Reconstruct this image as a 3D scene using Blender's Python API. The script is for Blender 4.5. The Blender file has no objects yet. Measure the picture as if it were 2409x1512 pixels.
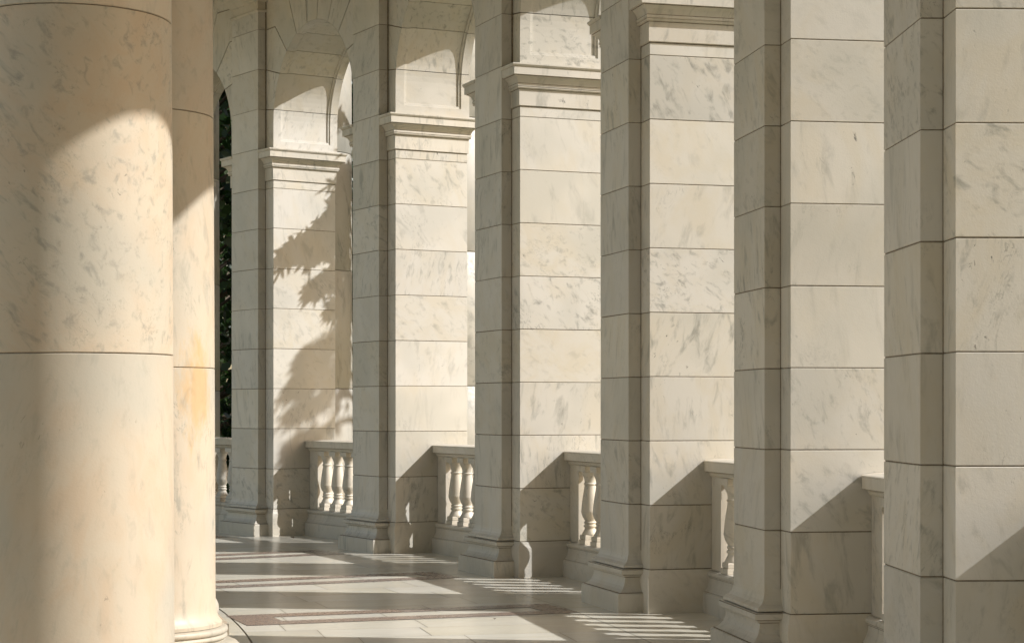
import bpy, math, random
from mathutils import Vector, Matrix
random.seed(7)
R = math.radians
C = 0.5                     # metres per stone course; the plan below is in courses
scene = bpy.context.scene

# ---------------------------------------------------------------- camera
EYE = 3.185
cam_d = bpy.data.cameras.new('camera')
cam = bpy.data.objects.new('camera', cam_d)
scene.collection.objects.link(cam)
cam.location = (0, 0, EYE * C)
cam.rotation_euler = (R(90), 0, 0)
cam_d.sensor_width = 36
cam_d.lens = 4587 / 2409 * 36
cam_d.shift_y = (960.5 - 756) / 2409
cam_d.clip_start = 0.05
cam_d.clip_end = 3000
scene.camera = cam

# ---------------------------------------------------------------- light
SUN_AZ = R(-7.5)            # measured from +X towards +Y
SUN_EL = R(37.0)
w = bpy.data.worlds.new('World')
scene.world = w
w.use_nodes = True
nt = w.node_tree
nt.nodes.clear()
sky = nt.nodes.new('ShaderNodeTexSky')
sky.sky_type = 'NISHITA'
sky.sun_disc = False
sky.sun_elevation = SUN_EL
sky.sun_rotation = R(90) - SUN_AZ
sky.air_density = 1.0
sky.dust_density = 1.6
sky.ozone_density = 0.2
bg = nt.nodes.new('ShaderNodeBackground')
bg.inputs[1].default_value = 0.12
wo = nt.nodes.new('ShaderNodeOutputWorld')
wb = nt.nodes.new('ShaderNodeMix')       # the camera's warm white balance, applied to the skylight
wb.data_type = 'RGBA'; wb.blend_type = 'MULTIPLY'
wb.inputs[0].default_value = 1.0
wb.inputs[7].default_value = (1.10, 0.93, 0.74, 1)
nt.links.new(sky.outputs[0], wb.inputs[6])
nt.links.new(wb.outputs[2], bg.inputs[0])
nt.links.new(bg.outputs[0], wo.inputs[0])

sun_d = bpy.data.lights.new('sun', 'SUN')
sun_d.energy = 3.5
sun_d.angle = R(0.53)
sun_d.color = (1.0, 1.0, 1.0)
sun = bpy.data.objects.new('sun', sun_d)
scene.collection.objects.link(sun)
S = Vector((math.cos(SUN_EL) * math.cos(SUN_AZ), math.cos(SUN_EL) * math.sin(SUN_AZ), math.sin(SUN_EL)))
sun.rotation_euler = S.to_track_quat('Z', 'Y').to_euler()
sun.location = S * 60

scene.view_settings.view_transform = 'Standard'
scene.view_settings.look = 'None'
scene.view_settings.gamma = 1
scene.view_settings.exposure = 0.765

scene.cycles.max_bounces = 10
scene.cycles.diffuse_bounces = 6

# ---------------------------------------------------------------- materials
def newmat(name):
    m = bpy.data.materials.new(name)
    m.use_nodes = True
    nt = m.node_tree
    nt.nodes.clear()
    out = nt.nodes.new('ShaderNodeOutputMaterial')
    b = nt.nodes.new('ShaderNodeBsdfPrincipled')
    nt.links.new(b.outputs[0], out.inputs[0])
    return m, nt, b

class G:
    """small node-graph helper"""
    def __init__(s, nt): s.nt = nt
    def n(s, typ, **kw):
        x = s.nt.nodes.new(typ)
        for k, v in kw.items():
            if k.startswith('i_'):
                x.inputs[k[2:].replace('_', ' ')].default_value = v
            else:
                setattr(x, k, v)
        return x
    def l(s, a, b): s.nt.links.new(a, b)
    def math(s, op, a, b=None, clamp=False):
        x = s.n('ShaderNodeMath', operation=op, use_clamp=clamp)
        for i, v in enumerate((a, b)):
            if v is None: continue
            if hasattr(v, 'links'): s.l(v, x.inputs[i])
            else: x.inputs[i].default_value = v
        return x.outputs[0]
    def vmath(s, op, a, b=None):
        x = s.n('ShaderNodeVectorMath', operation=op)
        for i, v in enumerate((a, b)):
            if v is None: continue
            if hasattr(v, 'links'): s.l(v, x.inputs[i])
            else: x.inputs[i].default_value = v
        return x.outputs[0]
    def ramp(s, fac, lo, hi, a=0.0, b=1.0):
        x = s.n('ShaderNodeMapRange')
        x.interpolation_type = 'SMOOTHSTEP'
        s.l(fac, x.inputs[0])
        x.inputs[1].default_value = lo; x.inputs[2].default_value = hi
        x.inputs[3].default_value = a; x.inputs[4].default_value = b
        return x.outputs[0]
    def mix(s, fac, a, b, mode='MIX'):
        x = s.n('ShaderNodeMix', data_type='RGBA', blend_type=mode)
        if hasattr(fac, 'links'): s.l(fac, x.inputs[0])
        else: x.inputs[0].default_value = fac
        for i, v in ((6, a), (7, b)):
            if hasattr(v, 'links'): s.l(v, x.inputs[i])
            else: x.inputs[i].default_value = (*v, 1)
        return x.outputs[2]
    def noise(s, vec, scale, detail=3, rough=0.55, dist=0.0):
        x = s.n('ShaderNodeTexNoise', i_Scale=scale, i_Detail=detail, i_Roughness=rough, i_Distortion=dist)
        s.l(vec, x.inputs['Vector'])
        return x.outputs['Fac']

def marble(name, base, warm, cool, vein=(0.20, 0.20, 0.17), vein_amt=1.0, rough=0.5, stain=None, uv=False, gs=1.0):
    m, nt, b = newmat(name)
    g = G(nt)
    tc = g.n('ShaderNodeTexCoord')
    co = tc.outputs['UV'] if uv else tc.outputs['Object']
    at = g.n('ShaderNodeAttribute', attribute_name='blk')
    oi = g.n('ShaderNodeObjectInfo')
    off = g.vmath('SCALE', at.outputs['Vector']); off.node.inputs['Scale'].default_value = 40.0
    rnd = g.n('ShaderNodeCombineXYZ')
    g.l(g.math('MULTIPLY', oi.outputs['Random'], 61.0), rnd.inputs[0])
    g.l(g.math('MULTIPLY', oi.outputs['Random'], 37.0), rnd.inputs[1])
    p0 = g.vmath('ADD', g.vmath('ADD', co, off), rnd.outputs[0])
    # per-block lean of the veining
    sep = g.n('ShaderNodeSeparateColor'); g.l(at.outputs['Color'], sep.inputs[0])
    # three random numbers per block, different again on every copy of the object
    r0, r1, r2 = [g.math('FRACT', g.math('ADD', sep.outputs[i_], g.math('MULTIPLY', oi.outputs['Random'], k_))) for i_, k_ in ((0, 31.7), (1, 53.3), (2, 77.9))]
    rot = g.n('ShaderNodeVectorRotate', rotation_type='EULER_XYZ')
    g.l(p0, rot.inputs['Vector'])
    e = g.n('ShaderNodeCombineXYZ')
    lean = g.math('MULTIPLY', g.math('SUBTRACT', r0, 0.30), 1.5)
    g.l(lean, e.inputs[0]); g.l(g.math('MULTIPLY', lean, 0.8), e.inputs[1])
    if uv: g.l(g.math('MULTIPLY', lean, 0.15), e.inputs[2])
    g.l(e.outputs[0], rot.inputs['Rotation'])
    scl = g.math('ADD', g.math('MULTIPLY', g.math('FRACT', g.math('MULTIPLY', r1, 5.7)), 0.9 * gs), 0.6 * gs)
    p = g.vmath('SCALE', rot.outputs[0]); g.l(scl, p.node.inputs['Scale'])
    st = g.n('ShaderNodeMapping'); g.l(p, st.inputs[0])
    st.inputs['Scale'].default_value = (0.22, 1, 1) if uv else (1, 1, 0.22)
    ps = st.outputs[0]
    st2 = g.n('ShaderNodeMapping'); g.l(p, st2.inputs[0])
    st2.inputs['Scale'].default_value = (0.45, 1, 1) if uv else (1, 1, 0.45)
    pm = st2.outputs[0]
    dens = g.math('ADD', g.math('MULTIPLY', g.math('FRACT', g.math('MULTIPLY', r2, 7.3)), 1.25), 0.35)
    big = g.noise(p0, 1.3, 2)
    big2 = g.noise(pm, 2.6, 4, 0.6, 0.6)
    streak = g.noise(ps, 9.0, 5, 0.62, 0.5)
    fine = g.noise(ps, 42.0, 4, 0.6)
    col = g.mix(g.ramp(big2, 0.40, 0.66), base, warm)
    col = g.mix(g.math('MULTIPLY', g.ramp(big, 0.45, 0.68), 0.8), col, cool)
    # block to block tone
    tone = g.math('ADD', g.math('MULTIPLY', r1, 0.13), 0.915)
    # long soft streaks
    sm = g.math('MULTIPLY', g.math('MULTIPLY', g.ramp(streak, 0.50, 0.74), 0.29 * vein_amt), dens)
    col = g.mix(sm, col, vein)
    # fine filament veins in patches
    wv = g.noise(pm, 5.5, 6, 0.66, 1.2)
    fil = g.math('ABSOLUTE', g.math('SUBTRACT', wv, 0.5))
    fil = g.ramp(fil, 0.0, 0.030, 1.0, 0.0)
    patch = g.ramp(g.noise(p, 2.2, 2), 0.53, 0.66)
    fil = g.math('MULTIPLY', g.math('MULTIPLY', fil, patch), g.ramp(fine, 0.40, 0.62))
    col = g.mix(g.math('MULTIPLY', g.math('MULTIPLY', fil, 0.32 * vein_amt), dens, True), col, vein)
    # dark mineral flecks strung along the grain
    fl = g.ramp(g.noise(pm, 17.0, 5, 0.7, 0.8), 0.62, 0.71)
    fl = g.math('MULTIPLY', fl, g.ramp(g.noise(pm, 2.3, 3), 0.52, 0.66))
    col = g.mix(g.math('MULTIPLY', g.math('MULTIPLY', fl, 0.55 * vein_amt), dens, True), col, (vein[0] * .45, vein[1] * .45, vein[2] * .45))
    if stain:
        s1 = g.ramp(g.noise(pm, 1.5, 3), 0.58, 0.80)
        col = g.mix(g.math('MULTIPLY', s1, 0.4), col, stain)
    if stain:        # rust coloured patch on one drum (shaft carrying pass index 5)
        v = g.vmath('SUBTRACT', tc.outputs['Object'], (0, 0, 0)); v.node.name = 'rust_centre'
        v2 = g.vmath('MULTIPLY', v, (2.4, 2.4, 1.0))
        ln = g.n('ShaderNodeVectorMath', operation='LENGTH'); g.l(v2, ln.inputs[0])
        dd = g.math('ADD', ln.outputs['Value'], g.math('MULTIPLY', g.math('SUBTRACT', g.noise(ps, 6.0, 5, 0.7), 0.5), 1.1))
        k = g.math('MULTIPLY', g.ramp(dd, 0.08, 0.44, 0.62, 0.0), g.math('COMPARE', oi.outputs['Object Index'], 5.0))
        col = g.mix(k, col, (0.54, 0.33, 0.13))
    hs = g.n('ShaderNodeHueSaturation'); g.l(col, hs.inputs['Color']); g.l(tone, hs.inputs['Value'])
    g.l(g.math('ADD', g.math('MULTIPLY', r2, 0.30), 0.80), hs.inputs['Saturation'])
    g.l(hs.outputs[0], b.inputs['Base Color'])
    g.l(g.ramp(fine, 0.3, 0.7, rough - (0.01 if uv else 0.07), rough + (0.02 if uv else 0.08)), b.inputs['Roughness'])
    b.inputs['IOR'].default_value = 1.48
    bp = g.n('ShaderNodeBump'); bp.inputs['Strength'].default_value = 0.14 if not uv else 0.0; bp.inputs['Distance'].default_value = 0.004
    hgt = g.math('ADD', g.noise(p0, 95.0, 4, 0.7), g.math('MULTIPLY', g.noise(p0, 24.0, 4, 0.7), 1.1))
    g.l(g.math('SUBTRACT', hgt, g.math('MULTIPLY', fl, 0.8)), bp.inputs['Height'])
    g.l(bp.outputs[0], b.inputs['Normal'])
    return m

M_STONE = marble('white_marble', (0.57, 0.54, 0.475), (0.555, 0.51, 0.42), (0.49, 0.47, 0.41), vein_amt=1.65, gs=1.45)
M_TRIM = marble('carved_marble', (0.57, 0.527, 0.445), (0.545, 0.49, 0.39), (0.50, 0.468, 0.395), vein_amt=1.4, gs=1.4)
M_EXT = marble('dimmed_outer_marble', (0.385, 0.365, 0.312), (0.375, 0.345, 0.28), (0.33, 0.32, 0.28), vein_amt=2.2)  # outer half columns: stone colour lowered to offset the full sun on them
M_COL = marble('honey_marble', (0.515, 0.44, 0.337), (0.51, 0.41, 0.30), (0.43, 0.40, 0.33), rough=0.5, vein_amt=1.45, stain=(0.48, 0.37, 0.24), gs=1.7)
M_FLOOR = marble('polished_floor_marble', (0.61, 0.575, 0.485), (0.58, 0.54, 0.44), (0.56, 0.53, 0.455), rough=0.24, uv=True, vein_amt=0.25)
M_BROWN = marble('brown_floor_marble', (0.235, 0.17, 0.135), (0.25, 0.18, 0.14), (0.215, 0.16, 0.13), rough=0.27, uv=True, vein=(0.17, 0.12, 0.10), vein_amt=0.0)

def plain(name, c1, c2, scale, rough=0.9, bump=0.3):
    m, nt, b = newmat(name)
    g = G(nt)
    tc = g.n('ShaderNodeTexCoord')
    f = g.noise(tc.outputs['Object'], scale, 5, 0.6)
    g.l(g.mix(g.ramp(f, 0.35, 0.65), c1, c2), b.inputs['Base Color'])
    b.inputs['Roughness'].default_value = rough
    bp = g.n('ShaderNodeBump'); bp.inputs['Strength'].default_value = bump; bp.inputs['Distance'].default_value = 0.01
    g.l(f, bp.inputs['Height']); g.l(bp.outputs[0], b.inputs['Normal'])
    return m
M_MORTAR = plain('dark_mortar', (0.15, 0.12, 0.085), (0.24, 0.20, 0.145), 30)
M_LAWN = plain('lawn', (0.035, 0.06, 0.018), (0.06, 0.09, 0.03), 3)
M_PAVE = plain('pale_paving', (0.74, 0.59, 0.37), (0.66, 0.52, 0.32), 0.6)
M_BARK = plain('bark', (0.06, 0.045, 0.03), (0.11, 0.085, 0.06), 8)
M_SOIL = plain('mulch', (0.05, 0.035, 0.022), (0.08, 0.06, 0.04), 9)

def leafmat(name, c1, c2):
    m, nt, b = newmat(name)
    g = G(nt)
    at = g.n('ShaderNodeAttribute', attribute_name='blk')
    sep = g.n('ShaderNodeSeparateColor'); g.l(at.outputs['Color'], sep.inputs[0])
    g.l(g.mix(sep.outputs[0], c1, c2), b.inputs['Base Color'])
    b.inputs['Roughness'].default_value = 0.45
    tr = g.n('ShaderNodeBsdfTranslucent')
    g.l(g.mix(sep.outputs[0], (c1[0] * 1.3, c1[1] * 1.6, c1[2]), (c2[0] * 1.3, c2[1] * 1.5, c2[2])), tr.inputs[0])
    mx = g.n('ShaderNodeMixShader'); mx.inputs[0].default_value = 0.3
    g.l(b.outputs[0], mx.inputs[1]); g.l(tr.outputs[0], mx.inputs[2])
    out = [n for n in nt.nodes if n.type == 'OUTPUT_MATERIAL'][0]
    g.l(mx.outputs[0], out.inputs[0])
    return m
M_LEAF = leafmat('leaves', (0.014, 0.030, 0.008), (0.04, 0.08, 0.02))

# ---------------------------------------------------------------- mesh helpers
class MB:
    def __init__(s): s.v = []; s.f = []; s.mi = []; s.c = []; s.sm = []; s.uv = {}
    def add(s, verts, faces, mi=0, col=None, smooth=False, uvs=None):
        o = len(s.v)
        col = col or (random.random(), random.random(), random.random(), 1)
        for i, p in enumerate(verts):
            s.v.append((p[0] * C, p[1] * C, p[2] * C)); s.c.append(col)
            if uvs: s.uv[o + i] = uvs[i]
        for f in faces:
            s.f.append([i + o for i in f]); s.mi.append(mi); s.sm.append(smooth)
    def build(s, name, mats, parent=None, autosmooth=False):
        me = bpy.data.meshes.new(name)
        me.from_pydata(s.v, [], s.f)
        if not isinstance(mats, (list, tuple)): mats = [mats]
        for m in mats: me.materials.append(m)
        me.polygons.foreach_set('material_index', s.mi)
        me.polygons.foreach_set('use_smooth', s.sm)
        ca = me.color_attributes.new('blk', 'FLOAT_COLOR', 'POINT')
        flat = []
        for c in s.c: flat += list(c)
        ca.data.foreach_set('color', flat)
        if s.uv:
            ul = me.uv_layers.new(name='UVMap')
            for l in me.loops: ul.data[l.index].uv = s.uv.get(l.vertex_index, (0, 0))
        me.update()
        o = bpy.data.objects.new(name, me)
        scene.collection.objects.link(o)
        if parent: o.parent = parent
        return o

def L(d, v, h):                       # (outward, towards camera, up) -> local xyz
    return (d, -v, h)

def offset_poly(poly, e):
    """inset (e>0) a convex polygon given as (x,y) list, any winding"""
    n = len(poly); ar = sum(poly[i][0] * poly[(i + 1) % n][1] - poly[(i + 1) % n][0] * poly[i][1] for i in range(n))
    sg = 1 if ar > 0 else -1
    out = []
    for i in range(n):
        a, b, c = poly[i - 1], poly[i], poly[(i + 1) % n]
        d1 = Vector((b[0] - a[0], b[1] - a[1])).normalized(); d2 = Vector((c[0] - b[0], c[1] - b[1])).normalized()
        n1 = Vector((-d1.y, d1.x)) * sg; n2 = Vector((-d2.y, d2.x)) * sg
        k = e / max(0.2, 1 + n1.dot(n2))
        out.append((b[0] + (n1.x + n2.x) * k, b[1] + (n1.y + n2.y) * k))
    return out

def prism(mb, poly, z0, z1, ch=0.005, mi=0, col=None):
    """block with chamfered arrises; poly in local xy"""
    n = len(poly)
    ins = offset_poly(poly, ch)
    rings = [(ins, z0), (poly, z0 + ch), (poly, z1 - ch), (ins, z1)] if ch else [(poly, z0), (poly, z1)]
    vs = [(x, y, z) for P, z in rings for x, y in P]
    ar = sum(poly[i][0] * poly[(i + 1) % n][1] - poly[(i + 1) % n][0] * poly[i][1] for i in range(n))
    fs = []
    for r in range(len(rings) - 1):
        for i in range(n):
            a, b = r * n + i, r * n + (i + 1) % n
            fs.append((a, b, b + n, a + n) if ar > 0 else (a, a + n, b + n, b))
    top = [(len(rings) - 1) * n + i for i in range(n)]; bot = list(range(n))
    fs.append(top if ar > 0 else top[::-1]); fs.append(bot[::-1] if ar > 0 else bot)
    mb.add(vs, fs, mi, col)

def sweep(mb, path, prof, closed=False, mi=0, col=None, caps=True):
    """moulding: path = open list of local (x,y) with the wall on its left..., prof = [(out,h)], offset to the right of the path"""
    n = len(path); rings = []
    for i in range(n):
        b = Vector(path[i])
        if closed or 0 < i < n - 1:
            d1 = (b - Vector(path[i - 1])).normalized(); d2 = (Vector(path[(i + 1) % n]) - b).normalized()
        elif i == 0: d1 = d2 = (Vector(path[1]) - b).normalized()
        else: d1 = d2 = (b - Vector(path[i - 1])).normalized()
        n1 = Vector((d1.y, -d1.x)); n2 = Vector((d2.y, -d2.x))
        m = (n1 + n2) / (1 + n1.dot(n2))
        rings.append([(b.x + m.x * o, b.y + m.y * o, h) for o, h in prof])
    vs = [p for r in rings for p in r]; k = len(prof); fs = []
    for i in range(n if closed else n - 1):
        j = (i + 1) % n
        for q in range(k - 1):
            fs.append((i * k + q, j * k + q, j * k + q + 1, i * k + q + 1))
    if caps and not closed:
        # close the ends back to the wall plane
        o = len(vs)
        for r, idx in ((rings[0], 0), (rings[-1], n - 1)):
            b = path[idx]
            base = idx * k
            a0 = len(vs); vs.append((b[0], b[1], prof[0][1])); vs.append((b[0], b[1], prof[-1][1]))
            f = [a0] + [base + q for q in range(k)] + [a0 + 1]
            fs.append(f if idx == 0 else f[::-1])
    mb.add(vs, fs, mi, col)

def crease_line(mb, path, off, h, t=0.010):
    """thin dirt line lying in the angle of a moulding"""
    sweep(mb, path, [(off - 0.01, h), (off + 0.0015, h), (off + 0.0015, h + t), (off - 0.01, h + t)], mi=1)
def lathe(mb, prof, n=40, cx=0, cy=0, mi=0, col=None, smooth=True, cap=True):
    vs = []; fs = []; k = len(prof)
    for i in range(n):
        a = 2 * math.pi * i / n
        for r, h in prof: vs.append((cx + r * math.cos(a), cy + r * math.sin(a), h))
    for i in range(n):
        j = (i + 1) % n
        for q in range(k - 1): fs.append((i * k + q, j * k + q, j * k + q + 1, i * k + q + 1))
    if cap:
        fs.append([i * k + k - 1 for i in range(n)]); fs.append([i * k for i in range(n)][::-1])
    mb.add(vs, fs, mi, col, smooth)

def sharp(o, deg=32):
    me = o.data
    me.polygons.foreach_set('use_smooth', [True] * len(me.polygons))
    me.set_sharp_from_angle(angle=R(deg))
    return o

def box(mb, x0, x1, y0, y1, z0, z1, ch=0.008, mi=0, col=None):
    prism(mb, [(x0, y0), (x1, y0), (x1, y1), (x0, y1)], z0, z1, ch, mi, col)

def thing(name, label, cat, loc, rz=0, group=None):
    o = bpy.data.objects.new(name, None)
    scene.collection.objects.link(o)
    o.location = loc; o.rotation_euler = (0, 0, rz); o.empty_display_size = 0.3
    o['label'] = label; o['category'] = cat
    if group: o['group'] = group
    return o

def dup(root, loc, rz, label):
    r = root.copy(); scene.collection.objects.link(r); r.location = loc; r.rotation_euler = (0, 0, rz); r['label'] = label
    for ch in list(root.children):
        c = ch.copy(); scene.collection.objects.link(c); c.parent = r
        for gch in list(ch.children):
            d = gch.copy(); scene.collection.objects.link(d); d.parent = c
    return r

# ---------------------------------------------------------------- plan
OX, OY = -54.7266, 16.1387            # centre of the curved colonnade
RA = 58.611; DEL = 6.5579             # arcade radius at the pier corner, angle per bay
HW = 1.155                            # half width of a pier on the corridor side
TH0 = 33.6745 + 6.5579 + math.degrees(HW / RA)      # axis of the farthest pier
PR = RA * math.cos(R(math.degrees(HW / RA)))
BH = math.degrees(math.asin(1)) and (DEL / 2 - math.degrees(HW / RA))
BR = RA * math.cos(R(BH)); HALF = RA * math.sin(R(BH))
DEP = 1.77
G_ = 0.0065                            # half a joint
def th(i): return TH0 - DEL * i
def ploc(i): return ((OX + PR * math.cos(R(th(i)))) * C, (OY + PR * math.sin(R(th(i)))) * C, 0), R(th(i))
def bloc(i):
    a = th(i) - DEL / 2
    return ((OX + BR * math.cos(R(a))) * C, (OY + BR * math.sin(R(a))) * C, 0), R(a)
RC = 50.788
CS = 0.972
def cloc(i):
    a = th(i) - 0.30
    return ((OX + RC * math.cos(R(a))) * C * CS, (OY + RC * math.sin(R(a))) * C * CS, 0), R(a)

SPR = EYE + 6.47                      # top of the impost
TOP = EYE + 10.75                     # underside of the entablature
PL = 0.68                             # plinth height
joints = [PL + k for k in range(0, 14)]

# ---------------------------------------------------------------- pier (built once, then copied)
K = 0.0                                # reveals stand square to the pier face
body = [L(0, HW, 0)[:2], L(DEP, HW + DEP * K, 0)[:2], L(DEP, -HW - DEP * K, 0)[:2], L(0, -HW, 0)[:2]]
PW, PP = 0.722, 0.205
def pil(e=0): return [L(-PP - e, PW + e, 0)[:2], L(0.03, PW + e, 0)[:2], L(0.03, -PW - e, 0)[:2], L(-PP - e, -PW - e, 0)[:2]]

def make_pier(label):
    loc, rz = ploc(0)
    t = thing('arcade_pier', label, 'pier', loc, rz, 'marble piers of the arcade')
    mb = MB()
    zs = joints[:9] + [EYE + 5.506]
    lv = [PL] + [PL + k for k in range(1, 9)] + [EYE + 5.69]
    lv = sorted(set(round(x, 3) for x in lv))
    for a, b in zip(lv[:-1], lv[1:]): prism(mb, offset_poly(body, random.uniform(0, .0045)), a + G_ * random.uniform(.7, 1.2), b - G_ * random.uniform(.7, 1.2))
    prism(mb, offset_poly(body, 0.013), 0.02, SPR - 0.02, 0, 1)
    mb.build('shaft', [M_STONE, M_MORTAR], t)
    # plinth course, slightly proud
    mb = MB()
    path = [L(0, -PW, 0)[:2], body[3], body[2], L(DEP, -0.8, 0)[:2]]
    prof = [(0.045, 0.0), (0.045, 0.50), (0.04, 0.56), (0.022, 0.62), (0.012, PL - G_)]
    for sgn in (1, -1):
        pth = [L(0, sgn * PW, 0)[:2], L(0, sgn * HW, 0)[:2], L(DEP, sgn * (HW + DEP * K), 0)[:2], L(DEP, sgn * 0.8, 0)[:2]]
        # right-hand side of the path must face outwards
        if sgn == -1: pth = pth[::-1]; 
        sweep(mb, pth, prof if True else prof)
    prism(mb, offset_poly(body, -0.011), 0, PL - G_, 0)
    mb.build('plinth', M_TRIM, t)
    # impost moulding
    mb = MB()
    h = lambda k: EYE + k
    prof = [(0.0, h(5.69) + G_), (0.022, h(5.70) + G_), (0.022, h(6.015)), (0.055, h(6.02)), (0.068, h(6.04)), (0.055, h(6.06)), (0.075, h(6.065)), (0.075, h(6.105)),
            (0.062, h(6.11)), (0.070, h(6.15)), (0.095, h(6.20)), (0.135, h(6.235)), (0.155, h(6.24)), (0.155, h(6.257)), (0.195, h(6.26)), (0.195, h(6.40)), (0.21, h(6.41)), (0.228, h(6.44)), (0.228, h(6.465)), (0.0, h(6.47))]
    for sgn in (1, -1):
        pth = [L(0, sgn * (PW), 0)[:2], L(0, sgn * HW, 0)[:2], L(DEP, sgn * (HW + DEP * K), 0)[:2], L(DEP, sgn * 0.8, 0)[:2]]
        if sgn == -1: pth = pth[::-1]
        sweep(mb, pth, prof)
        for o_, h_ in ((0.156, h(6.247)), (0.063, h(6.108)), (0.024, h(6.007)), (0.205, h(6.405))): crease_line(mb, pth, o_, h_)
    prism(mb, offset_poly(body, 0.002), h(5.69) + G_, SPR - 0.004, 0)
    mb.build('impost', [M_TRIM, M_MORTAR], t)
    # pilaster towards the corridor
    mb = MB()
    lv = [PL] + [PL + k for k in range(1, 14)]
    lv = [z for z in lv if z < EYE + 9.8] + [EYE + 10.2]
    for i, (a, b) in enumerate(zip(lv[:-1], lv[1:])):
        if i == 0:
            c = (random.random(), random.random(), random.random(), 1)
            P = [(0.115, PL + G_), (0.115, PL + 0.045), (0.095, PL + 0.06), (0.055, PL + 0.085), (0.025, PL + 0.13), (0.006, PL + 0.19), (0, PL + 0.24), (0, b - G_ - .01), (-.01, b - G_)]
            pth = [L(0.03, PW, 0)[:2], L(-PP, PW, 0)[:2], L(-PP, -PW, 0)[:2], L(0.03, -PW, 0)[:2]]
            sweep(mb, pth[::-1], P, col=c)
            prism(mb, offset_poly(pil(), 0.003), a + G_, b - G_, 0.01, col=c)
        else: prism(mb, offset_poly(pil(), random.uniform(0, .0045)), a + G_ * random.uniform(.7, 1.2), b - G_ * random.uniform(.7, 1.2))
    prism(mb, offset_poly(pil(), 0.012), 0.05, EYE + 10.3, 0, 1)
    for s in (1, -1):
        y0, y1 = sorted((-s * (PW + 0.001), -s * (PW + 0.016)))
        box(mb, -0.004, 0.02, y0, y1, 0.95, EYE + 10.2, 0, 1)
    mb.build('pilaster', [M_STONE, M_MORTAR], t)
    mb = MB()
    P = [(0.25, 0), (0.25, 0.285), (0.240, 0.298), (0.218, 0.301), (0.185, 0.322), (0.148, 0.355), (0.115, 0.40), (0.092, 0.46), (0.080, 0.525), (0.080, 0.548), (0.118, 0.550), (0.118, 0.583), (0.160, 0.586), (0.166, 0.60), (0.166, 0.648), (0.156, 0.662), (0.13, PL - G_ - 0.002), (0.0, PL - G_)]
    pth = [L(0.03, PW, 0)[:2], L(-PP, PW, 0)[:2], L(-PP, -PW, 0)[:2], L(0.03, -PW, 0)[:2]][::-1]
    sweep(mb, pth, P)
    for o_, h_ in ((0.2185, 0.300), (0.081, 0.538), (0.119, 0.575), (0.157, 0.655)): crease_line(mb, pth, o_, h_, 0.012)
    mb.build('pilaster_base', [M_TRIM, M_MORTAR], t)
    mb = MB()
    P = [(0.0, EYE + 9.93), (0.03, EYE + 9.95), (0.045, EYE + 9.98), (0.03, EYE + 10.01), (0.012, EYE + 10.02), (0.012, EYE + 10.2), (0.04, EYE + 10.22), (0.10, EYE + 10.32), (0.16, EYE + 10.42), (0.18, EYE + 10.45), (0.18, EYE + 10.6), (0.21, EYE + 10.62), (0.21, TOP - 0.003), (0, TOP - 0.003)]
    sweep(mb, pth, P)
    prism(mb, offset_poly(pil(), 0.012), EYE + 10.2, TOP - 0.004, 0)
    mb.build('capital', M_TRIM, t)
    # half column on the outer side
    mb = MB()
    drums = [0.85, EYE + 0.51, EYE + 3.54, EYE + 6.57, EYE + 9.6]
    rad = lambda z: 0.94 - 0.003 * z
    for a, b in zip(drums[:-1], drums[1:]):
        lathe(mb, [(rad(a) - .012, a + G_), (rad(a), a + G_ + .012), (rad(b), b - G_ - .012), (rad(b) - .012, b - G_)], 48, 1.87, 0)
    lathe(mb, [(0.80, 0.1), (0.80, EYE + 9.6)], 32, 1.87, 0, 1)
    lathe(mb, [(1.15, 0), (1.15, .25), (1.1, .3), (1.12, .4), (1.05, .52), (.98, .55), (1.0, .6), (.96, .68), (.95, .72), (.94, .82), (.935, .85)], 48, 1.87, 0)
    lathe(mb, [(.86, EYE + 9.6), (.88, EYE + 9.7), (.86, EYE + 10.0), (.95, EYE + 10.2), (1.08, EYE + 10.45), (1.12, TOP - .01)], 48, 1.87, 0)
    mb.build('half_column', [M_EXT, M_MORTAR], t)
    return t

ORD = ['farthest marble pier, only its dark outer half column in view beside the dark trees',
       'marble pier whose lit side carries the leafy shadow of a tree branch',
       'marble pier just to the right of the leaf shadowed pier, its impost whole in view',
       'marble pier in the middle, third from the dark gap, lit panel above its impost',
       'marble pier with its impost cut by the top edge of the photo',
       'marble pier standing second from the right edge, no impost in view',
       'nearest visible marble pier, cut off by the right edge of the photo',
       'marble pier out of view to the right of the nearest visible pier',
       'marble pier out of view beside the camera',
       'first marble pier behind the camera', 'second marble pier behind the camera', 'third marble pier behind the camera']
piers = [make_pier(ORD[0])]
for i in range(1, 12):
    l, a = ploc(min(i, 11)); piers.append(dup(piers[0], l, a, ORD[i]))

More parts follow.
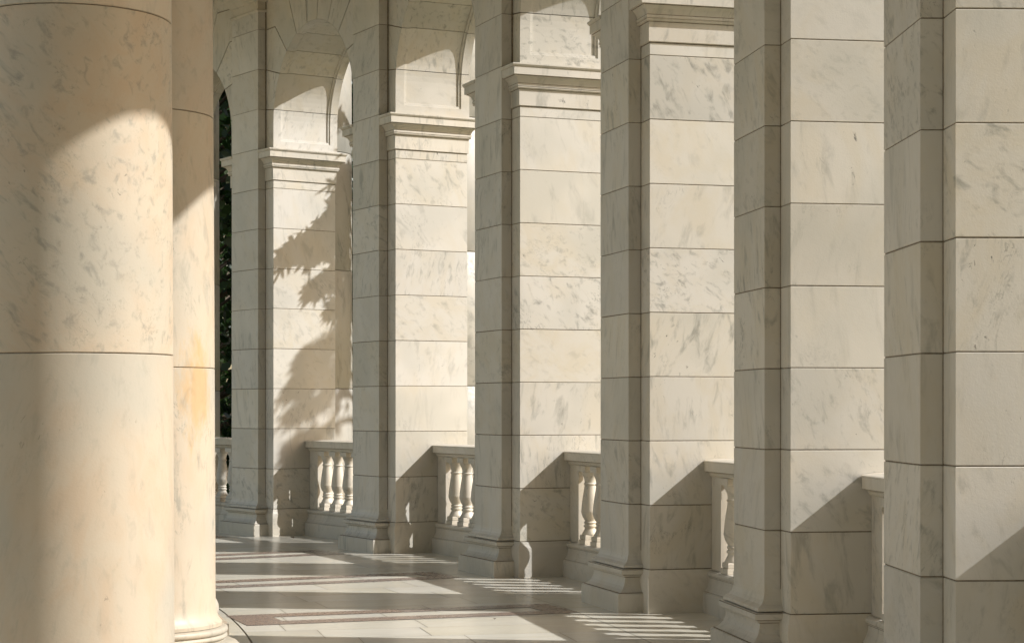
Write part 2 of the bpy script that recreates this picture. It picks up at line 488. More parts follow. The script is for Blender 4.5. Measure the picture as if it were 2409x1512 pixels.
# ---------------------------------------------------------------- arches
AR = HALF; CY = EYE + 7.1
angs = [0, 9, 33, 50, 67, 83]
def ipt(a): return (-AR * math.cos(R(a)), CY + AR * math.sin(R(a)))
def arcpts(a0, a1, n=10): return [ipt(a0 + (a1 - a0) * i / n) for i in range(n + 1)]
EDGE = -3.30
PE = -(HALF + 0.45)
def make_arch(label):
    loc, rz = bloc(0)
    t = thing('arch', label, 'arch', loc, rz, 'round arches between the piers')
    front = MB()
    polys = []
    lv = lambda k: EYE + k
    out = {9: [(EDGE, lv(7.5)), (PE, lv(7.5))], 33: [(EDGE, lv(8.5)), (PE, lv(8.5))], 50: [(EDGE, lv(9.5)), (-HALF + 0.10, lv(9.5))], 67: [(EDGE, lv(10.35)), (-HALF + 0.75, lv(10.35))], 83: [(-0.46, TOP)]}
    polys.append([(EDGE, SPR), (-HALF, SPR)] + arcpts(0, 9, 3) + out[9][::-1])
    for a, b in ((9, 33), (33, 50), (50, 67)):
        polys.append(out[a] + arcpts(a, b) + out[b][::-1])
    polys.append(out[67] + arcpts(67, 83) + [(-0.46, TOP), (EDGE, TOP)])
    allp = polys + [[(-x, z) for x, z in p][::-1] for p in polys]
    allp.append([(-0.46, TOP)] + arcpts(83, 97) + [(0.46, TOP)])
    for p in allp:
        # clean duplicates
        q = [p[0]]
        for c in p[1:]:
            if abs(c[0] - q[-1][0]) + abs(c[1] - q[-1][1]) > 1e-4: q.append(c)
        # shrink toward a joint gap
        n = len(q); ar = sum(q[i][0] * q[(i + 1) % n][1] - q[(i + 1) % n][0] * q[i][1] for i in range(n))
        def shr(e):
            o = []
            sg = 1 if ar > 0 else -1
            for i in range(n):
                a, b, c = Vector(q[i - 1]), Vector(q[i]), Vector(q[(i + 1) % n])
                d1 = (b - a).normalized(); d2 = (c - b).normalized()
                n1 = Vector((-d1.y, d1.x)) * sg; n2 = Vector((-d2.y, d2.x)) * sg
                on_arc = lambda u: abs(math.hypot(u.x, u.y - CY) - AR) < 1e-3 and u.y >= CY - 1e-3
                Z0 = 0.003
                e1 = Z0 if (on_arc(a) and on_arc(b)) else e
                e2 = Z0 if (on_arc(b) and on_arc(c)) else e
                if abs(a.x + HALF) < 1e-3 and abs(b.x + HALF) < 1e-3: e1 = Z0
                if abs(b.x + HALF) < 1e-3 and abs(c.x + HALF) < 1e-3: e2 = Z0
                if abs(a.x - HALF) < 1e-3 and abs(b.x - HALF) < 1e-3: e1 = Z0
                if abs(b.x - HALF) < 1e-3 and abs(c.x - HALF) < 1e-3: e2 = Z0
                det = n1.x * n2.y - n1.y * n2.x
                if abs(det) < 0.05: m = n1 * max(e1, e2) if e1 == e2 else n1 * 0.5 * (e1 + e2)
                else: m = Vector(((e1 * n2.y - e2 * n1.y) / det, (n1.x * e2 - n2.x * e1) / det))
                if m.length > 4 * e: m = m.normalized() * 4 * e
                o.append((b.x + m.x, b.y + m.y))
            return o
        s0 = shr(0.013)
        vs = [L(0, x, z) for x, z in s0] + [L(0.06, x, z) for x, z in s0] + [L(DEP, x, z) for x, z in s0] + [L(DEP - .06, x, z) for x, z in s0]
        f1 = list(range(n)); f2 = list(range(2 * n, 3 * n))
        if ar < 0: f1 = f1[::-1]
        else: f2 = f2[::-1]
        sd = [(i, n + i, n + (i + 1) % n, (i + 1) % n) for i in range(n)] + [(2 * n + i, 3 * n + i, 3 * n + (i + 1) % n, 2 * n + (i + 1) % n) for i in range(n)]
        front.add(vs, [f1, f2] + sd)
    # mortar core behind the faces
    NA = 48
    ins = [(-AR * math.cos(math.pi * i / NA), CY + AR * math.sin(math.pi * i / NA)) for i in range(NA + 1)]
    e = 0.10
    insx = [(-(AR + e) * math.cos(math.pi * i / NA), CY + (AR + e) * math.sin(math.pi * i / NA)) for i in range(NA + 1)]
    ring_i = [(-AR - e, SPR + .01)] + insx + [(AR + e, SPR + .01)]
    ring_n = [(-AR - .012, SPR + .01)] + [(x * (1 + .012 / AR), CY + (z - CY) * (1 + .012 / AR)) for x, z in ins] + [(AR + .012, SPR + .01)]
    def outer(p):
        x, z = p
        if z <= CY + 0.01: return (math.copysign(3.29, x), z)
        dx, dz = x, z - CY
        k = min((TOP - 0.01 - CY) / dz, 3.29 / max(abs(dx), 1e-4))
        return (dx * k, CY + dz * k)
    n = len(ring_i)
    vs = []; fs = []
    for d in (0.022, DEP - 0.022):
        vs += [L(d, x, z) for x, z in ring_n] + [L(d, *outer(p)) for p in ring_n]
    for q in range(2):
        for i in range(n - 1):
            a = q * 2 * n + i
            fs.append((a, a + 1, a + 1 + n, a + n) if q else (a, a + n, a + n + 1, a + 1))
    front.add(vs, fs, 1)
    vs = [L(0.022, *p) for p in ring_i] + [L(DEP - .022, *p) for p in ring_i]
    front.add(vs, [(i, i + 1, n + i + 1, n + i) for i in range(n - 1)], 1)
    front.build('voussoirs', [M_STONE, M_MORTAR], t)
    # coffered soffit
    so = MB()
    prof = [(0.0, 0), (0.20, 0), (0.205, 0.022), (0.255, 0.026), (0.26, 0.055), (DEP - 0.26, 0.055), (DEP - 0.255, 0.026), (DEP - 0.205, 0.022), (DEP - 0.20, 0), (DEP, 0)]
    def strip(pts, nrm, col):
        vs = []; fs = []; k = len(prof)
        for (x, z), (nx, nz) in zip(pts, nrm):
            for d, e in prof: vs.append(L(d, x + nx * e, z + nz * e))
        for i in range(len(pts) - 1):
            for q in range(k - 1): fs.append((i * k + q, (i + 1) * k + q, (i + 1) * k + q + 1, i * k + q + 1))
        so.add(vs, fs, 0, col)
    def seg(a0, a1):
        g = math.degrees(G_ / AR)
        m = max(3, int((a1 - a0) / 3))
        A = [a0 + g + (a1 - a0 - 2 * g) * i / m for i in range(m + 1)]
        return A
    allang = [(9, 33), (33, 50), (50, 67), (67, 83), (83, 97), (97, 113), (113, 130), (130, 147), (147, 171)]
    for a0, a1 in allang:
        c = (random.random(), random.random(), random.random(), 1)
        A = seg(a0, a1)
        strip([ipt(a) for a in A], [(-math.cos(R(a)), math.sin(R(a))) for a in A], c)
        for a in (A[0], A[-1]):      # joint cheeks
            nx, nz = -math.cos(R(a)), math.sin(R(a)); x, z = ipt(a)
            vs = []
            for d, e in prof: vs.append(L(d, x + nx * e, z + nz * e)); vs.append(L(d, x + nx * .09, z + nz * .09))
            so.add(vs, [(2 * i, 2 * i + 1, 2 * i + 3, 2 * i + 2) for i in range(len(prof) - 1)], 0, c)
    # springer blocks with the foot of the panel
    for sg in (-1, 1):
        c = (random.random(), random.random(), random.random(), 1)
        zb = SPR + 0.20
        g = math.degrees(G_ / AR)
        pts = [(sg * HALF, zb + .06)] + [(sg * HALF, CY)] + [(sg * AR * math.cos(R(a)), CY + AR * math.sin(R(a))) for a in (3, 6, 9 - g)]
        nr = [(sg, 0), (sg, 0)] + [(sg * math.cos(R(a)), math.sin(R(a))) for a in (3, 6, 9 - g)]
        strip(pts, nr, c)
        x = sg * HALF
        v = [L(0, x, SPR), L(DEP, x, SPR), L(DEP, x, zb), L(0, x, zb),
             L(0, x, zb + .06), L(.20, x, zb + .06), L(.20, x, zb), L(DEP - .20, x, zb), L(DEP - .20, x, zb + .06), L(DEP, x, zb + .06),
             L(.205, x + sg * .022, zb + .005), L(DEP - .205, x + sg * .022, zb + .005), L(DEP - .255, x + sg * .026, zb + .054), L(.255, x + sg * .026, zb + .054),
             L(.26, x + sg * .055, zb + .06), L(DEP - .26, x + sg * .055, zb + .06), L(.205, x + sg * .022, zb + .06), L(DEP - .205, x + sg * .022, zb + .06)]
        so.add(v, [(0, 1, 2, 7, 6, 3), (3, 6, 5, 4), (7, 2, 9, 8), (6, 7, 11, 10), (10, 11, 12, 13), (13, 12, 15, 14), (6, 10, 16, 5), (7, 8, 17, 11), (10, 13, 16), (11, 17, 12)], 0, c)
    so.build('soffit', M_STONE, t)
    return t
AL = ['round arch over the gap with dark trees, between the two farthest piers',
      'round coffered arch with its crown and keystone in view, left of centre at the top',
      'coffered arch cut by the top edge, just right of the arch with the keystone',
      'arch foot with a lit recessed panel near the top centre of the photo',
      'arch above the photo over the fourth and fifth full piers', 'arch above the photo beside the right hand piers',
      'arch out of view above the nearest pier', 'arch out of view beside the camera',
      'first arch behind the camera', 'second arch behind the camera', 'third arch behind the camera']
arches = [make_arch(AL[0])]
for i in range(1, 11):
    l, a = bloc(i); arches.append(dup(arches[0], l, a, AL[i]))

# ---------------------------------------------------------------- balustrades
DCN = 1.15
NB = 6; PITCH = 0.603
def make_balustrade(label):
    loc, rz = bloc(0)
    t = thing('balustrade', label, 'balustrade', loc, rz, 'marble balustrades between the piers')
    W = HALF - 0.010
    # pedestal: front and back profile
    prof = [(w - 0.17, z) for w, z in [(0.46, 0), (0.46, 0.30), (0.45, 0.315), (0.43, 0.325), (0.425, 0.335), (0.40, 0.37), (0.375, 0.42), (0.355, 0.49), (0.352, 0.545), (0.362, 0.55), (0.362, 0.565), (0.375, 0.575), (0.383, 0.60), (0.375, 0.63), (0.35, 0.645), (0.34, 0.652)]]
    def bar(mb, prof, w0, w1, mi=0):
        full = prof + [(-a, z) for a, z in prof[::-1]]
        n = len(full)
        T = math.tan(R(DEL / 2))                       # the reveals splay against the bay
        e = lambda w_, a: w_ + math.copysign((DCN + a) * T, w_) if abs(w_) > 1 else w_
        vs = [L(DCN + a, e(w0, a), z) for a, z in full] + [L(DCN + a, e(w1, a), z) for a, z in full]
        fs = [(i, (i + 1) % n, n + (i + 1) % n, n + i) for i in range(n)]
        fs += [list(range(n))[::-1], list(range(n, 2 * n))]
        mb.add(vs, fs, mi)
    mb = MB(); bar(mb, prof, -W, -0.004); bar(mb, prof, 0.004, W)
    def dirt_shade(mb, off, h, t=.010): bar(mb, [(off, h), (off + .0015, h), (off + .0015, h + t), (off, h + t)], -W, W, 1)  # same dark line along the bars: grime and painted crease shade together
    for o_, h_ in ((0.258, 0.322), (0.184, 0.541), (0.192, 0.562)): dirt_shade(mb, o_, h_)
    mb.build('pedestal', [M_TRIM, M_MORTAR], t)
    mb = MB()
    rp = [(0.135, 2.115), (0.14, 2.125), (0.16, 2.135), (0.172, 2.15), (0.175, 2.175), (0.19, 2.185), (0.215, 2.20), (0.22, 2.205), (0.255, 2.207), (0.255, 2.345), (0.265, 2.352), (0.265, 2.368), (0.235, 2.378), (0.08, 2.400)]
    bar(mb, rp, -W, W); dirt_shade(mb, 0.220, 2.196); dirt_shade(mb, 0.177, 2.176); dirt_shade(mb, 0.134, 2.117, .012); mb.build('rail', [M_TRIM, M_MORTAR], t)
    for s in (-1, 1):
        mb = MB()
        v0, v1 = sorted((s * (HALF - 0.42), s * (HALF + 0.05)))
        box(mb, DCN - 0.13, DCN + 0.13, -v1, -v0, 0.654, 2.120, 0.008)
        # sunk face towards the balusters
        mb.build('post', M_TRIM, t)
    bm_ = MB()
    h0, h1 = 0.654, 2.116; HH = h1 - h0
    box(bm_, -0.165, 0.165, -0.165, 0.165, h0, h0 + 0.085, 0.006, col=(.4, .5, .5, 1))
    box(bm_, -0.150, 0.150, -0.150, 0.150, h0 + 0.0855, h0 + 0.175, 0.012, col=(.4, .5, .5, 1))
    pr = [(0.155, .118), (0.155, .128), (0.148, .140), (0.128, .165), (0.110, .190), (0.103, .208), (0.104, .214), (0.118, .220), (0.124, .233), (0.118, .246), (0.104, .250), (0.101, .262), (0.112, .267), (0.119, .278), (0.112, .289), (0.102, .293),
          (0.104, .305), (0.122, .325), (0.145, .355), (0.160, .385), (0.168, .412), (0.170, .425), (0.167, .433), (0.163, .470), (0.154, .530), (0.142, .590), (0.129, .650), (0.117, .700), (0.109, .740), (0.107, .755), (0.118, .760), (0.124, .770), (0.118, .780), (0.106, .784),
          (0.106, .800), (0.112, .830), (0.126, .860), (0.146, .885), (0.160, .905), (0.164, .918), (0.168, .930)]
    lathe(bm_, [(r, h0 + f * HH) for r, f in pr], 28, col=(.4, .5, .5, 1))
    box(bm_, -0.17, 0.17, -0.17, 0.17, h0 + .925 * HH, h1, 0.006, col=(.4, .5, .5, 1))
    for k in range(NB):
        v = (k - (NB - 1) / 2) * PITCH
        if k == 0:
            b0 = sharp(bm_.build('baluster', M_TRIM, t), 40); b = b0
        else:
            b = b0.copy(); scene.collection.objects.link(b); b.parent = t
        b.location = (DCN * C, -v * C, 0)
    return t
BL = ['marble balustrade before the dark trees, seen between the second column and the first full pier',
      'marble balustrade beside the leaf shadowed pier', 'marble balustrade between the second and third full piers from the dark gap',
      'balustrade right of the middle pier with two balusters in view', 'balustrade with a single baluster in view, left of the second pier from the right edge',
      'balustrade of which a sliver shows left of the nearest pier', 'balustrade out of view beyond the right edge whose shadow crosses the nearest pier', 'balustrade out of view beside the camera']
bal = [make_balustrade(BL[0])]
for i in range(1, 8):
    l, a = bloc(i); bal.append(dup(bal[0], l, a, BL[i]))

# ---------------------------------------------------------------- free-standing columns
def make_column(label):
    loc, rz = cloc(6)
    t = thing('column', label, 'column', loc, rz, 'round marble columns along the inner edge')
    rad = lambda z: 0.868 - 0.0042 * max(0, z - 1) - 0.00035 * max(0, z - 4) ** 2
    ks = [EYE + 0.467, EYE + 3.392, EYE + 6.32]
    mb = MB()
    zs0 = 0.655
    first = [(rad(1) + .075, zs0), (rad(1) + .078, zs0 + .04), (rad(1) + .06, zs0 + .06), (rad(1) + .035, zs0 + .09), (rad(1) + .015, zs0 + .14), (rad(1) + .004, zs0 + .2), (rad(1), zs0 + .27)]
    edges = [None] + ks + [EYE + 9.5]
    for i in range(4):
        b = edges[i + 1]
        zb = b - 0.004
        lo = first if i == 0 else [(rad(edges[i]) - .006, edges[i] + .004), (rad(edges[i]), edges[i] + .010)]
        zst = lo[-1][1]
        mid = [(rad(zst + (zb - .006 - zst) * q / 5), zst + (zb - .006 - zst) * q / 5) for q in range(1, 6)]
        lathe(mb, lo + mid + [(rad(b) - .006, zb)], 128)
    lathe(mb, [(0.70, .3), (0.70, EYE + 9.5)], 48, mi=1)
    lathe(mb, [(rad(4) - .012, .9), (rad(4) - .012, 4.), (rad(7.2) - .012, 7.), (rad(10) - .012, 10.)], 64, mi=1)
    sharp(mb.build('shaft', [M_COL, M_MORTAR], t))
    mb = MB()
    r1 = rad(1)
    P = [(r1 + .30, 0.17), (r1 + .325, .20), (r1 + .335, .26), (r1 + .33, .33), (r1 + .30, .40), (r1 + .25, .45), (r1 + .18, .482), (r1 + .13, .49), (r1 + .105, .492), (r1 + .105, .505),
         (r1 + .128, .51), (r1 + .14, .53), (r1 + .135, .55), (r1 + .11, .562), (r1 + .11, .568), (r1 + .13, .573), (r1 + .145, .60), (r1 + .14, .63), (r1 + .115, .645), (r1 + .06, .650)]
    lathe(mb, P, 128)
    mb.build('base', M_COL, t)
    sharp(t.children[-1])
    mb = MB(); box(mb, -r1 - .35, r1 + .35, -r1 - .35, r1 + .35, 0.0, 0.168, 0.012); mb.build('plinth', M_COL, t)
    mb = MB()
    rt = rad(EYE + 9.5)
    lathe(mb, [(rt, EYE + 9.5), (rt + .04, EYE + 9.55), (rt, EYE + 9.6), (rt, EYE + 9.95), (rt + .05, EYE + 10.0), (rt + .2, EYE + 10.3), (rt + .25, EYE + 10.42)], 96)
    box(mb, -rt - .3, rt + .3, -rt - .3, rt + .3, EYE + 10.42, TOP - .004, .012)
    sharp(mb.build('capital', M_COL, t))
    return t
CL = {6: 'nearest honey marble column, cut by the left edge of the photo', 5: 'second honey marble column from the left, its round base in view', 4: 'column hidden behind the second column', 3: 'column farther along the curve, hidden by the two front columns',
      2: 'column far along the curved colonnade, hidden by the front columns', 7: 'column out of view beyond the left edge'}
c6 = make_column(CL[6])
for i in (5, 4, 3, 2, 7):
    l, a = cloc(i); r_ = dup(c6, l, a, CL[i])
    if i == 5:
        sh = [c for c in r_.children if c.name.startswith('shaft')][0]
        sh.pass_index = 5
        c = Vector((l[0], l[1])); d = Vector(((462 - 1204.5) / 4587, 1.0)); rr = .86 * C
        A_ = d.dot(d); B_ = -2 * d.dot(c); Y = (-B_ - math.sqrt(max(0, B_ * B_ - 4 * A_ * (c.dot(c) - rr * rr)))) / (2 * A_)
        wp = Vector((d.x * Y, Y, EYE * C + (960.5 - 925) / 4587 * Y)) - Vector(l)
        wp.rotate(Matrix.Rotation(-a, 3, 'Z'))
        M_COL.node_tree.nodes['rust_centre'].inputs[1].default_value = wp

# ---------------------------------------------------------------- entablature and ceiling
def ring_slab(mb, r0, r1, z0, z1, a0, a1, step, col=None, mi=0, uvs=False):
    n = max(1, int(round((a1 - a0) / step)))
    for i in range(n):
        A, B = a0 + (a1 - a0) * i / n, a0 + (a1 - a0) * (i + 1) / n
        P = [(OX + r * math.cos(R(a)), OY + r * math.sin(R(a))) for r, a in ((r0, A), (r1, A), (r1, B), (r0, B))]
        prism(mb, P, z0, z1, 0, mi, col)
A_HI, A_LO = th(-1), th(15)
t = thing('entablature', 'marble entablature and ceiling carried by the piers and columns above the photo', 'entablature', (OX * C, OY * C, 0), 0)
def local(mb):
    mb.v = [(x - OX * C, y - OY * C, z) for x, y, z in mb.v]; return mb
mb = MB(); ring_slab(mb, 58.25, 61.9, TOP, TOP + 3.2, A_LO, A_HI, DEL / 4); local(mb).build('outer_beam', M_STONE, t)
mb = MB(); ring_slab(mb, 49.9, 51.75, TOP, TOP + 3.2, A_LO, A_HI, DEL / 4); local(mb).build('inner_beam', M_STONE, t)
mb = MB(); ring_slab(mb, 51.76, 58.24, TOP + 1.4, TOP + 2.0, A_LO, A_HI, DEL / 4); local(mb).build('ceiling', M_STONE, t)

# ---------------------------------------------------------------- floor
def tag(o, **k):
    for a, b in k.items(): o[a] = b
    return o
def sector(mb, r0, r1, a0, a1, z, mi=0, col=None, sub=1):
    """flat annular piece with uv = (radius, arc length)"""
    n = max(1, int((a1 - a0) / 0.6)) * sub
    vs = []; uv = []
    for i in range(n + 1):
        a = a0 + (a1 - a0) * i / n
        for r in (r0, r1):
            vs.append((OX + r * math.cos(R(a)), OY + r * math.sin(R(a)), z)); uv.append((r * C, R(a) * 55 * C))
    mb.add(vs, [(2 * i, 2 * i + 1, 2 * i + 3, 2 * i + 2) for i in range(n)], mi, col, False, uv)
R_IN, R_OUT = 52.24, 57.57
rf = random.Random(3)
rc = lambda: (rf.random(), rf.random(), rf.random(), 1)
mb = MB()
lo, hi = th(12), th(-1)
sector(mb, 49.2, 61.5, lo, hi, -0.012, 1, (.5, .5, .5, 1))        # joint bed
g = 0.006
def gs(r): return math.degrees(g / r)
rows = 6
a = lo
for bay in range(12, -1, -1):
    for k in range(rows):
        a0 = th(bay) + DEL * k / rows; a1 = a0 + DEL / rows
        cuts = [R_IN]; x = R_IN + (0.5 + 1.2 * rf.random())
        while x < R_OUT - 0.5: cuts.append(x); x += 1.35 + 1.3 * rf.random()
        cuts.append(R_OUT)
        for r0, r1 in zip(cuts[:-1], cuts[1:]):
            sector(mb, r0 + g, r1 - g, a0 + gs(55), a1 - gs(55), 0, 0, rc())
    for k in range(3):                                              # outer border and inner kerb stones
        a0 = th(bay) + DEL * k / 3; a1 = a0 + DEL / 3
        sector(mb, R_OUT + g, 61.4, a0 + gs(58), a1 - gs(58), 0, 0, rc())
        sector(mb, 49.3, R_IN - 0.02, a0 + gs(50), a1 - gs(50), 0, 0, rc())
fl = mb.build('floor', [M_FLOOR, M_MORTAR]); tag(fl, kind='structure')
mb = MB()
def band(u0, u1, s0, s1, i):
    """brown inlay piece: u along the radius, s across, on the axis from column i to pier i"""
    ta, tb = th(i) - 0.55, th(i) - 0.02
    A = Vector((OX + R_IN * math.cos(R(ta)), OY + R_IN * math.sin(R(ta)))); B = Vector((OX + R_OUT * math.cos(R(tb)), OY + R_OUT * math.sin(R(tb))))
    d = (B - A).normalized(); q = Vector((d.y, -d.x))
    n = max(1, int((u1 - u0) / 1.6)); c = rc()
    for k in range(n):
        x0 = u0 + (u1 - u0) * k / n; x1 = u0 + (u1 - u0) * (k + 1) / n - (0.012 if k < n - 1 else 0)
        P = []; uv = []
        for x, s in ((x0, s0), (x1, s0), (x1, s1), (x0, s1)):
            p = A + d * x + q * s; P.append((p.x, p.y, 0.006)); uv.append((x * C, (s + 40 * i) * C))
        mb.add(P, [(0, 1, 2, 3)], 0, rc(), False, uv)
LN = R_OUT - R_IN
for i in range(0, 8):
    band(0.03, 0.66, -0.74, 0.74, i); band(LN - 0.47, LN - 0.02, -0.74, 0.74, i)
    band(0.66, LN - 0.47, -0.74, -0.29, i); band(0.66, LN - 0.47, 0.29, 0.74, i)
o = mb.build('floor_inlay', [M_BROWN]); tag(o, kind='structure')
# fix face direction of floor sheets
for ob in (fl, o):
    me = ob.data
    import bmesh
    b = bmesh.new(); b.from_mesh(me)
    for f in b.faces:
        if f.normal.z < 0: f.normal_flip()
    b.to_mesh(me); b.free()
mb = MB(); ring_slab(mb, 49.0, 63.5, -2.4, -0.03, th(15), th(-1), DEL / 4); tag(mb.build('terrace', M_PAVE), kind='structure')
mb = MB(); mb.add([(-700, -700, -2.5), (900, -700, -2.5), (900, 900, -2.5), (-700, 900, -2.5)], [(0, 1, 2, 3)]); tag(mb.build('ground', M_LAWN), kind='structure')
mb = MB()
n = 72
mb.add([(OX + 48.9 * math.cos(2 * math.pi * i / n), OY + 48.9 * math.sin(2 * math.pi * i / n), -2.48 + 1.3) for i in range(n)], [list(range(n))]); tag(mb.build('amphitheatre_floor', M_PAVE), kind='structure')

# ---------------------------------------------------------------- trees
def tube(mb, pts, rads, n=8):
    k = len(pts); vs = []; fs = []
    for j, (p, r) in enumerate(zip(pts, rads)):
        d = (Vector(pts[min(j + 1, k - 1)]) - Vector(pts[max(j - 1, 0)])).normalized()
        u = d.orthogonal().normalized(); w_ = d.cross(u)
        for i in range(n):
            a = 2 * math.pi * i / n
            q = Vector(p) + u * r * math.cos(a) + w_ * r * math.sin(a); vs.append(tuple(q))
    for j in range(k - 1):
        for i in range(n):
            fs.append((j * n + i, j * n + (i + 1) % n, (j + 1) * n + (i + 1) % n, (j + 1) * n + i))
    mb.add(vs, fs, smooth=True)
LOBES = [(0, 0), (.16, .12), (.42, .10), (.30, .30), (.52, .42), (.26, .50), (.34, .78), (.12, .68), (0, 1.0), (-.12, .68), (-.34, .78), (-.26, .50), (-.52, .42), (-.30, .30), (-.42, .10), (-.16, .12)]
PALM = []
for _k, _a in enumerate((-118, -62, 0, 62, 118)):
    _l = (0.55, 0.85, 1.0, 0.85, 0.55)[_k]
    _d = lambda a, r: (math.sin(R(a)) * r, math.cos(R(a)) * r + 0.1)
    PALM += [_d(_a - 13, _l * .55), _d(_a, _l), _d(_a + 13, _l * .55)]
    if _k < 4: PALM.append(_d(_a + 30, .20))
PALM.append((0, 0))
def leaf(mb, p, size, rng, lobed=False):
    d = Vector((rng.gauss(0, 1), rng.gauss(0, 1), rng.gauss(-.35, .8))).normalized()
    u = d.orthogonal().normalized(); u.rotate(Matrix.Rotation(rng.random() * 6.28, 3, d))
    pts = LOBES if lobed else [(0, 0), (.33, .35), (.22, .75), (0, 1), (-.22, .75), (-.33, .35)]
    vs = [tuple(Vector(p) + u * x * size + d * y * size) for x, y in pts]
    mb.add(vs, [list(range(len(pts)))], 0, (rng.random(), rng.random(), 0, 1))
def tree(base, height, crown, clumps, leaves, size, seed, label, lobed=False, trunk_r=0.5, low=0.3):
    rng = random.Random(seed)
    t = thing('tree', label, 'tree', (base[0] * C, base[1] * C, base[2] * C), 0, 'trees outside the arcade')
    tb = MB(); lb = MB()
    top = Vector((rng.uniform(-.5, .5), rng.uniform(-.5, .5), height * .9))
    P = [Vector((0, 0, 0)).lerp(top, k / 5) + Vector((rng.uniform(-.2, .2), rng.uniform(-.2, .2), 0)) * (k > 0) for k in range(6)]
    tube(tb, P, [trunk_r * (1.25 - .22 * k) for k in range(6)], 10)
    for k in range(clumps):
        z = height * rng.uniform(low, 1.0)
        zz = (z / height - low) / (1 - low)
        rr = crown * math.sqrt(max(.05, 1 - (2 * zz - 0.85) ** 2 * 0.75)) * rng.uniform(.45, 1.0)
        a = rng.random() * 6.283
        cpos = Vector((rr * math.cos(a), rr * math.sin(a), z))
        st = top * max(.15, min(.95, z / height - .12))
        mid = st.lerp(cpos, .5) + Vector((0, 0, -.3 + rng.random() * .8))
        tube(tb, [st, mid, cpos], [.16, .1, .03], 5)
        cs = crown * rng.uniform(.16, .30)
        for q in range(leaves):
            v = Vector((rng.gauss(0, 1), rng.gauss(0, 1), rng.gauss(0, .7)))
            v = v.normalized() * cs * (rng.random() ** .45)
            leaf(lb, cpos + v, size * rng.uniform(.7, 1.3), rng, lobed)
    tb.build('trunk', M_BARK, t); lb.build('crown', M_LEAF, t)
    return t
tl = ['dense dark tree filling the gap past the farthest pier', 'dark tree behind the one seen through the farthest arch', 'tall shade tree outside the farthest pier']
tree((-14.5, 76, -2.5), 26, 8, 150, 110, .42, 11, tl[0], low=.02)
tree((-17, 92, -2.5), 32, 11, 170, 90, .55, 12, tl[1], low=.04)
tree((-2.5, 72, -2.5), 28, 8.5, 150, 90, .5, 13, tl[2], low=.12)
tree((-26, 125, -2.5), 44, 17, 220, 90, 1.1, 15, 'broad dark tree standing behind all the others in the gap', low=.03)
tree((1.5, 57.2, -2.5), 26, 5.4, 190, 130, .42, 14, 'bushy tree outside the farthest arch that keeps its balustrade in shade', low=.06)

def jamb_point(x, y):
    """where a shadow at this place falls on the reveal of the leaf shadowed pier"""
    (lx, ly, _), a = bloc(1)
    a0 = Vector((lx / C, ly / C)); tt = Vector((math.sin(a), -math.cos(a))); nn = Vector((math.cos(a), math.sin(a)))
    A = a0 - tt * HALF
    k = (x - 1204.5) / 4587
    d = (k * A.y - A.x) / (nn.x - k * nn.y)
    P = A + nn * d
    return Vector((P.x, P.y, EYE + (960.5 - y) / 4587 * P.y))
def strip_point(x, y):
    """the same for the half column behind that reveal"""
    (lx, ly, _), a = ploc(1)
    c = Vector((lx / C + 1.87 * math.cos(a), ly / C + 1.87 * math.sin(a)))
    d = Vector(((x - 1204.5) / 4587, 1.0))
    A = d.dot(d); B = -2 * d.dot(c); D = B * B - 4 * A * (c.dot(c) - .93 ** 2)
    Y = (-B - math.sqrt(max(D, 0))) / (2 * A)
    return Vector((d.x * Y, Y, EYE + (960.5 - y) / 4587 * Y))
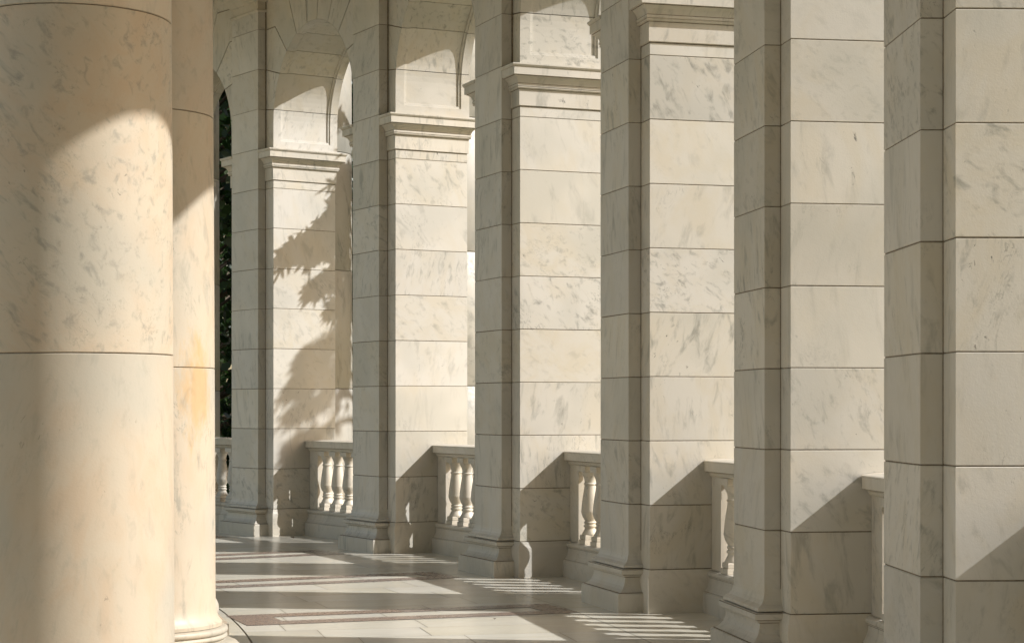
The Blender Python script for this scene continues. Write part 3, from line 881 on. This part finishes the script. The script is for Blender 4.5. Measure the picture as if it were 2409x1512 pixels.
def leafy_tree():
    rng = random.Random(21)
    base = Vector((10.5, 53.5, -2.5))
    t = thing('tree', 'lobed leaf tree outside the arcade that throws the leafy shadow on the pier', 'tree', base * C, 0, 'trees outside the arcade')
    tb = MB(); lb = MB()
    P = [Vector((0, 0, 0)), Vector((.2, -.1, 5)), Vector((-.1, -.4, 10)), Vector((-.5, -.6, 15)), Vector((-.4, -.3, 20)), Vector((0, 0, 25))]
    tube(tb, P, [.75, .6, .52, .42, .3, .12], 12)
    # limbs: (points of the shadow they throw, distance towards the sun, spread, leaves)
    limbs = [
        ([(850, 440), (800, 500), (750, 545), (700, 580), (672, 592)], 4.7, 30, 330),
        ([(850, 490), (810, 535), (765, 565), (735, 590)], 4.9, 30, 260),
        ([(850, 580), (805, 625), (765, 655), (735, 675)], 5.2, 26, 210),
        ([(850, 650), (820, 690), (795, 715)], 5.6, 24, 130),
        ([(850, 350), (832, 420), (812, 480)], 6.0, 26, 200),
        ([(850, 225), (830, 255), (824, 285)], 6.5, 13, 50),
        ([(860, 760), (800, 790), (745, 820), (712, 845)], 12, 32, 300),
        ([(860, 830), (790, 860), (730, 885), (690, 905)], 13.5, 30, 280),
        ([(860, 890), (780, 920), (720, 955), (690, 975)], 15, 24, 170),
        ([(840, 960), (760, 1000), (710, 1030), (675, 1065)], 16, 22, 170),
        ([(826, 640), (815, 740), (812, 900)], 11.5, -30, 420),
        ([(824, 385), (818, 440), (815, 520), (812, 600)], 11, -26, 300),
    ]
    side = Vector((S.y, -S.x, 0)).normalized() * -1
    def hung_leaf(p, size):
        """a lobed leaf hanging from its twig, broad side more or less to the light"""
        nrm = (S + Vector((rng.gauss(0, .35), rng.gauss(0, .35), rng.gauss(0, .35)))).normalized()
        tip = (Vector((-.35, .35 * rng.gauss(0, 1), -1)) + Vector((rng.gauss(0, .3), rng.gauss(0, .5), rng.gauss(0, .25))))
        tip = (tip - nrm * tip.dot(nrm)).normalized()
        u = nrm.cross(tip)
        lb.add([tuple(p + u * x * size * .8 + tip * y * size * 1.1 + nrm * abs(x) * size * .15) for x, y in PALM], [list(range(len(PALM)))], 0, (rng.random(), rng.random(), 0, 1))
    for pts, T, spread, nl in limbs:
        fp = strip_point if spread < 0 else jamb_point; spread = abs(spread)
        Q = [fp(x, y) + S * (T + rng.uniform(-.2, .2)) - base for x, y in pts]
        root = Vector((P[3].x, P[3].y, min(20, max(8, Q[0].z - 1.5))))
        chain = [root, root.lerp(Q[0], .5) + Vector((0, .6, .5))] + Q
        tube(tb, chain, [.17, .11] + [.07 - .055 * i / (len(Q) - 1) for i in range(len(Q))], 6)
        sc = spread / 94.0
        for q in range(int(nl * (.5 if T < 10 else .9 if T < 12 else .42))):
            f = rng.random() ** .8 * (len(Q) - 1); i = min(int(f), len(Q) - 2)
            c = Q[i].lerp(Q[i + 1], f - i)
            w = sc * (1.2 - .75 * f / (len(Q) - 1))
            v = Vector((rng.gauss(0, .5), rng.gauss(0, .45), rng.gauss(-.1, .5))) * w
            if q % 4 == 0: tube(tb, [c, c + v * .6, c + v], [.012, .009, .005], 3)
            hung_leaf(c + v, rng.uniform(.22, .36))
    # rest of the crown, well away from the arcade
    for k in range(60):
        a = rng.random() * 6.283
        c = Vector((rng.uniform(1, 8), rng.uniform(1.5, 9), rng.uniform(12, 27)))
        tube(tb, [P[3].lerp(P[5], rng.random()), c * .6 + Vector((0, 0, 6)), c], [.14, .08, .03], 5)
        for q in range(70):
            v = Vector((rng.gauss(0, 1), rng.gauss(0, 1), rng.gauss(0, .7))).normalized() * 1.8 * rng.random() ** .45
            leaf(lb, c + v, rng.uniform(.3, .45), rng, True)
    tb.build('trunk', M_BARK, t); lb.build('crown', M_LEAF, t)
leafy_tree()

# two dry leaves blown onto the paving
M_DRY = plain('dry_leaf_brown', (0.05, 0.032, 0.018), (0.09, 0.06, 0.03), 60)
for (x, y, sz, lab) in ((-0.266, 29.37, .05, 'tiny dark dry leaf on the sunlit paving in the foreground'), (-5.38, 47.7, .10, 'curled dark dry leaf on the paving at the foot of the leaf shadowed pier')):
    rl = random.Random(int(sz * 1000)); mb = MB(); ang = rl.random() * 6
    n_ = len(LOBES); up = []; dn = []
    for px_, py_ in LOBES:
        q = Vector((px_ * sz, (py_ - .5) * sz)); q.rotate(Matrix.Rotation(ang, 2))
        h_ = .012 + abs(px_) * sz * .8 + py_ * sz * .2
        up.append((q.x, q.y, h_ + .004)); dn.append((q.x, q.y, h_))
    mb.add(up + dn, [list(range(n_)), list(range(2 * n_ - 1, n_ - 1, -1))] + [(i, n_ + i, n_ + (i + 1) % n_, (i + 1) % n_) for i in range(n_)])
    o = mb.build('fallen_leaf', M_DRY); o.location = (x * C, y * C, 0); o['label'] = lab; o['category'] = 'leaf'; o['group'] = 'dry leaves on the paving'
